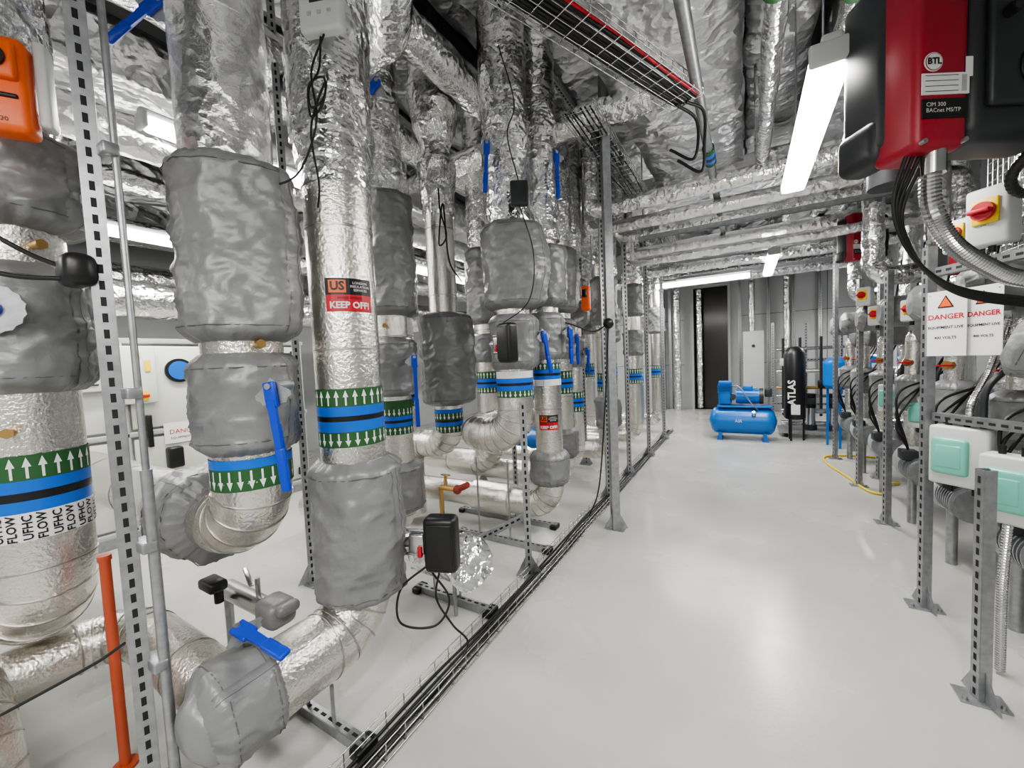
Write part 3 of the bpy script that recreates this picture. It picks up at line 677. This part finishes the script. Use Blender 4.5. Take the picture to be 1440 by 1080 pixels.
for x in (.95,1.25,1.55,1.85):
    g.cyl((x,8.3,.13),(x,8.3,.22),.09,'dark'); g.cyl((x,8.3,.22),(x,8.3,.50),.07,'steel'); g.cyl((x,8.3,.50),(x,8.3,.74),.075,'black'); g.rbox((x,8.2,.62),(.1,.08,.1),'dark',.01)
    g.cyl((x,8.3,.18),(x,8.5,.18),.03,'steel',12)
for z in (.20,.42): g.cyl((.55,8.5,z),(2.2,8.5,z),.045,'steel',16)
g.done()
g=G('pipe_rack_frame')
for x in (.45,.95,1.45,1.95): strut(g,(x,8.9,0.01),(x,8.9,2.0),(0,-1,0))
for z in (.5,1.3): strut(g,(.45,8.87,z),(1.95,8.87,z),(0,-1,0))
for i,(z,r) in enumerate([(.65,.03),(.8,.03),(1.1,.04),(1.5,.03)]): g.cyl((.5,8.8,z),(2.2,8.8,z),r,['steel','brass','stucco','steel'][i],14)
for x in (.6,.85,1.15,1.4,1.7): g.cyl((x,8.75,.3),(x,8.75,1.7),.022,random.choice(['steel','dark','brass']),12); g.rbox((x,8.72,random.uniform(.7,1.3)),(.1,.1,.14),random.choice(['black','dark','red','whitep']),.02)
g.done()
for x in (-1.95,-1.55,.15,.85): 
    g=G('insulated_pipe_riser'); foil(g,[(x,11.4,0),(x,11.4,4.3)],.09 if x<0 else .06,seg=24,step=.08); g.done()
for x in (-1.75,-.1,.5,1.0,1.5): 
    g=G('strut_post'); strut(g,(x,11.6,0),(x,11.6,4.2),(0,-1,0),.06,True); g.done()
# ------------------------------------------------------------------ right-hand plant
RT=V((.863,.506,0)); FW=V((-.506,.863,0))
def controller(name,O,s=1.):
    g=G(name); O=V(O)
    def P(a,b,z): return O+RT*a*s+FW*b*s+UP*z*s
    g.rbox(P(.085,.10,.37),(.172*s,.17*s,.68*s),'redpaint',.03*s,RT,FW,4)
    g.rbox(P(.035,.21,.38),(.09*s,.20*s,.60*s),'dark',.04*s,RT,FW,4)
    g.rbox(P(.035,.23,.13),(.12*s,.18*s,.16*s),'dark',.04*s,RT,FW,4)
    g.rbox(P(.36,.12,.37),(.36*s,.20*s,.62*s),'dark',.05*s,RT,FW,5)
    g.rbox(P(.36,.01,.38),(.29*s,.03*s,.46*s),'dark',.014*s,RT,FW,3)
    g.cyl(P(.255,.0,.42),P(.255,-.03,.42),.018*s,'black',20); g.cyl(P(.255,-.03,.42),P(.255,-.034,.42),.012*s,'dark',20)
    g.tube([P(.37+.07*math.cos(a),-.008,.26+.07*math.sin(a)) for a in [i*.26 for i in range(25)]],.004*s,'black',6)
    for i in range(9): g.rbox(P(.36,.23,.10+i*.06),(.38*s,.06*s,.012*s),'dark',.004*s,RT,FW)
    f=.0135
    g.box(P(.085,f,.15),(.145*s,.003*s,.06*s),'black',ux=RT,uy=FW); g.text('CIM 300\nBACnet MS/TP',.018*s,P(.022,f-.003,.152),RT,UP,'white',align='LEFT')
    g.box(P(.085,f,.225),(.15*s,.003*s,.065*s),'white',ux=RT,uy=FW)
    for i in range(4): g.box(P(.072,f-.002,.202+i*.016),(.105*s,.001*s,.0015*s),'dark',ux=RT,uy=FW)
    g.box(P(.143,f-.002,.225),(.016*s,.001*s,.05*s),'grayp',ux=RT,uy=FW)
    g.cyl(P(.045,f,.292),P(.045,f-.002,.292),.029*s,'white',28); g.cyl(P(.045,f-.001,.292),P(.045,f-.003,.292),.0265*s,'redpaint',28); g.cyl(P(.045,f-.001,.292),P(.045,f-.0035,.292),.0245*s,'white',28)
    g.text('BTL',.027*s,P(.045,f-.005,.292),RT,UP,'black',bold=.001*s)
    g.box(P(.16,f,.275),(.022*s,.002*s,.06*s),'white',ux=RT,uy=FW)
    for (a,z) in [(.02,.05),(.15,.05)]: g.cyl(P(a,f+.01,z),P(a,f-.006,z),.008*s,'galv',8)
    g.cyl(P(.42,.22,.34),P(.42,.46,.34),.13*s,'dark',28); g.ball(P(.42,.55,.36),.17*s,'dark'); 
    g.cyl(P(.42,.55,.12),P(.42,.55,.8),.08*s,'dark',24)
    return g,P
g,P=controller('pump_controller',(.490,1.795,2.095))
def corr(g,pts,r,k='steel'):
    path=resample(catmull(pts,14),.006); g.tube(path,[r*(1.0 if i%2 else 1.13) for i in range(len(path))],k,18,smooth=False)
corr(g,[(.545,1.90,2.12),(.545,1.92,2.04),(.56,1.94,1.95),(.62,1.98,1.84),(.72,2.04,1.76),(.84,2.12,1.71),(1.1,2.3,1.70),(1.4,2.5,1.8)],.026)
g.cyl((.545,1.90,2.06),(.545,1.90,2.14),.034,'steel',16)
for i in range(4):
    o=V((.010*i,.010*i,-.010*i)); cable(g,[V((.475+.02*i,1.87+.01*i,2.14)),V((.445,1.88,2.0))+o,V((.465,1.895,1.88))+o,V((.53,1.935,1.77))+o,V((.64,2.0,1.69))+o,V((.84,2.12,1.645))+o,V((1.1,2.3,1.62))+o],.0065)
corr(g,[(.98,2.05,2.28),(.84,2.0,2.15),(.78,2.05,2.05),(.84,2.12,2.0),(1.0,2.2,2.05)],.014,'rubber')
g.done()
g,_=controller('pump_controller',(.90,4.98,2.30),.66); g.done()
g,_=controller('pump_controller',(1.25,3.9,1.95),.45); g.done()
def isolator(c,w,h,n):
    g=G('rotary_isolator_switch'); c=V(c); n=V(n).normalized(); ux=UP.cross(n)
    g.rbox(c,(w,h,.09),'whitep',.015,ux,UP); g.rbox(c+n*.05+UP*h*.08,(w*.62,w*.75,.012),'yellow',.008,ux,UP)
    k=c+n*.056+UP*h*.08; g.cyl(k,k+n*.02,w*.27,'red',28); g.rbox(k+n*.033,(w*.52,w*.13,.025),'red',.006,ux,UP)
    g.cyl(c-UP*h*.5,c-UP*(h*.5+.03),.014,'black',10); g.text('OFF',.012,c+n*.058-UP*h*.16,ux,UP,'black')
    g.cyl(c-n*.04,c-n*.13,.02,'galv',8); g.done()
isolator((1.01,2.80,2.08),.155,.27,(-.75,-.66,0)); isolator((.985,3.03,2.05),.12,.17,(-.75,-.66,0))
isolator((1.02,5.15,1.98),.12,.18,(-.6,-.8,0)); isolator((1.08,5.0,1.78),.12,.18,(-.6,-.8,0)); isolator((1.08,4.1,1.75),.11,.16,(-.6,-.8,0))
def sign(c,w,h,n):
    g=G('danger_sign'); c=V(c); n=V(n).normalized(); ux=UP.cross(n)
    g.box(c,(w,h,.003),'white',ux=ux,uy=UP); o=c+n*.003
    g.prism([(-.035,-.03),(.035,-.03),(0,.035)],o+UP*h*.33,ux,UP,.001,'black'); g.prism([(-.027,-.0245),(.027,-.0245),(0,.025)],o+n*.001+UP*h*.33,ux,UP,.001,'orange')
    g.text('DANGER',w*.22,o+UP*h*.10,ux,UP,'red',bold=.0008); g.text('EQUIPMENT LIVE',w*.115,o-UP*h*.06,ux,UP,'black',bold=.0004); g.text('400 VOLTS',w*.115,o-UP*h*.22,ux,UP,'black',bold=.0004)
    for q in (-1,1): g.cyl(c+ux*q*w*.4+UP*h*.5-n*.05,c+ux*q*w*.4+UP*h*.44+n*.004,.003,'galv',6)
    g.done()
sign((.91,2.965,1.60),.17,.34,(-.75,-.66,0)); sign((1.01,2.86,1.60),.155,.34,(-.85,-.5,0))
def breaker(c,w,h,n):
    g=G('breaker_enclosure'); c=V(c); n=V(n).normalized(); ux=UP.cross(n)
    g.rbox(c,(w,h,.11),'whitep',.015,ux,UP); g.rbox(c+n*.055-ux*w*.12,(w*.62,h*.62,.04),'teal',.02,ux,UP); g.rbox(c+n*.06-ux*w*.12,(w*.45,h*.4,.036),'teal',.01,ux,UP)
    for q in(-.25,.05,.3): g.cyl(c+ux*w*q+UP*h*.5,c+ux*w*q+UP*(h*.5+.04),.013,'black',10)
    for q in(-.2,.2): g.cyl(c+ux*w*q-UP*h*.5,c+ux*w*q-UP*(h*.5+.04),.013,'black',10)
    cable(g,[c+ux*w*.3+UP*(h*.5+.04),c+ux*w*.35+UP*(h*.5+.2),c+ux*w*.6+UP*(h*.5+.35)-n*.1,c+ux*w*.7+UP*(h*.5+.6)-n*.2],.014,'dark')
    corr(g,[c+ux*w*.1+UP*(h*.5+.03),c+ux*w*.12+UP*(h*.5+.12),c+ux*w*.2+UP*(h*.5+.3)-n*.12,c+ux*w*.3+UP*(h*.5+.55)-n*.2],.015)
    g.done()
breaker((.97,2.92,.91),.23,.31,(-.65,-.76,0)); breaker((1.05,2.62,.83),.23,.31,(-.65,-.76,0))
breaker((1.2,5.0,1.0),.2,.26,(-.65,-.76,0)); breaker((1.25,4.4,.95),.2,.26,(-.65,-.76,0))
g=post('strut_post',.84,2.33,.98,face=(-1,-.3,0))
corr(g,[(.98,2.56,.02),(.98,2.56,.4),(1.0,2.58,.68)],.016); g.done()
g=post('strut_post',.87,3.05,2.02,face=(-1,-.3,0)); strut(g,(.90,3.05,1.88),(1.3,2.3,1.88),(-.6,-.4,0)); strut(g,(.90,3.03,1.1),(1.3,2.3,1.1),(-.6,-.4,0)); g.done()
for x,y,z in [(1.02,4.4,2.1),(1.05,5.5,2.2),(1.04,6.75,3.0),(1.3,5.9,2.4)]: post('strut_post',x,y,z,face=(-1,-.3,0)).done()
def pumpset(y,seed):
    g=G('insulated_circulation_pump'); x=1.5
    foil(g,[(x+.35,y,.05),(x+.35,y,.55),(x,y,.55),(x-.12,y,.55)],.09,seg=28,amp=.012,R=.14)
    g.cyl((x-.12,y,.55),(x-.16,y,.55),.13,'dark',28); g.cyl((x-.16,y,.55),(x-.2,y,.55),.13,'galv',28)
    g.ball((x-.3,y,.52),.15,'grayp',(.8,1.1,1),.05); g.cyl((x-.3,y,.5),(x-.3,y-.32,.5),.10,'galv',28)
    for i in range(8): g.cyl((x-.3,y-.08-i*.03,.5),(x-.3,y-.09-i*.03,.5),.112,'galv',28)
    g.rbox((x-.38,y-.2,.62),(.1,.12,.08),'dark',.01)
    pipe(g,[(x-.3,y,.6),(x-.3,y,1.62),(x+.3,y,1.62)],.055,'stucco',R=.1)
    jacket(g,(x-.3,y,.95),(x-.3,y,1.25),.11,.055,seed=seed,flap=False); jacket(g,(x-.05,y,1.62),(x-.32,y,1.62),.12,.055,seed=seed+2,flap=False)
    foil(g,[(x+.3,y+.2,.1),(x+.3,y+.2,4.2)],.09,seg=28); foil(g,[(x-.45,y+.1,1.78),(x+.4,y+.1,1.78)],.07,seg=24)
    jacket(g,(x-.5,y+.1,1.78),(x-.2,y+.1,1.78),.12,.07,seed=seed+5,flap=False)
    g.cyl((x-.3,y,0),(x-.3,y,.4),.03,'galv',10); g.cyl((x-.3,y,1.35),(x-.36,y-.06,1.35),.03,'brass',10); g.rbox((x-.38,y-.08,1.35),(.09,.015,.012),'red',.004)
    for q in range(3): cable(g,[(x-.38,y-.2,.66),(x-.45,y-.22,.9+q*.1),(x-.2+q*.03,y-.1,1.3),(x+.1,y,1.9),(x+.2,y,2.6)],.008)
    g.done()
for i,y in enumerate((3.0,3.75,4.5,5.3,6.1,6.8)): pumpset(y,i*3)
g=G('valve_insulation_jacket'); jacket(g,(.98,2.56,1.50),(1.35,2.40,1.36),.13,.06,seed=8); foil(g,[(1.33,2.41,1.37),(1.7,2.3,1.3),(1.7,2.3,.1)],.07,R=.12); g.done()
g=G('foil_insulated_tank'); foil(g,[(1.65,2.35,.0),(1.65,2.35,1.0)],.28,amp=.02); g.done()
g=G('grey_pipe_bundle')
for i in range(5): foil(g,[(1.3+.1*i,3.3+.25*i,2.35),(1.3+.1*i,3.3+.25*i,4.2)],.05,seg=20,step=.06)
g.done()
for xx,yy,r in [(.98,4.7,.075),(1.2,6.6,.07)]:
    g=G('insulated_pipe_riser'); foil(g,[(xx+.35,yy,2.1),(xx,yy,2.1),(xx,yy,4.2)],r,seg=24,R=.14); g.done()
g=G('wire_mesh_panel')
for i in range(14): g.cyl((1.15,2.6+i*.05,1.9),(1.15,2.6+i*.05,2.7),.003,'steel',6)
for i in range(17): g.cyl((1.15,2.6,1.9+i*.05),(1.15,3.25,1.9+i*.05),.003,'steel',6)
g.done()
g=G('yellow_hose'); cable(g,[(1.7,6.9,.014),(1.25,6.95,.014),(.95,6.8,.014),(.90,6.4,.014),(1.0,5.8,.014),(1.08,5.3,.014),(1.2,5.25,.014),(1.32,5.6,.02),(1.42,5.7,.014)],.012,'yellow'); g.done()
# ------------------------------------------------------------------ world + camera
w=bpy.data.worlds.new('World'); SC.world=w; w.use_nodes=True; w.node_tree.nodes['Background'].inputs[0].default_value=(.6,.65,.7,1); w.node_tree.nodes['Background'].inputs[1].default_value=.3
yaw=math.radians(30.4); p=.0573; r=.043
F0=V((-math.sin(yaw),math.cos(yaw),0)); R0=V((math.cos(yaw),math.sin(yaw),0))
F=F0*math.cos(p)-UP*math.sin(p); U=UP*math.cos(p)+F0*math.sin(p)
U2=U*math.cos(r)+R0*math.sin(r); R2=R0*math.cos(r)-U*math.sin(r)
cd=bpy.data.cameras.new('camera'); cam=bpy.data.objects.new('camera',cd); SC.collection.objects.link(cam)
m=Matrix((( R2.x,U2.x,-F.x,0),(R2.y,U2.y,-F.y,0),(R2.z,U2.z,-F.z,1.5),(0,0,0,1)))
cam.matrix_world=m; cd.sensor_width=36; cd.lens=560/1440*36; cd.clip_start=.05
SC.camera=cam
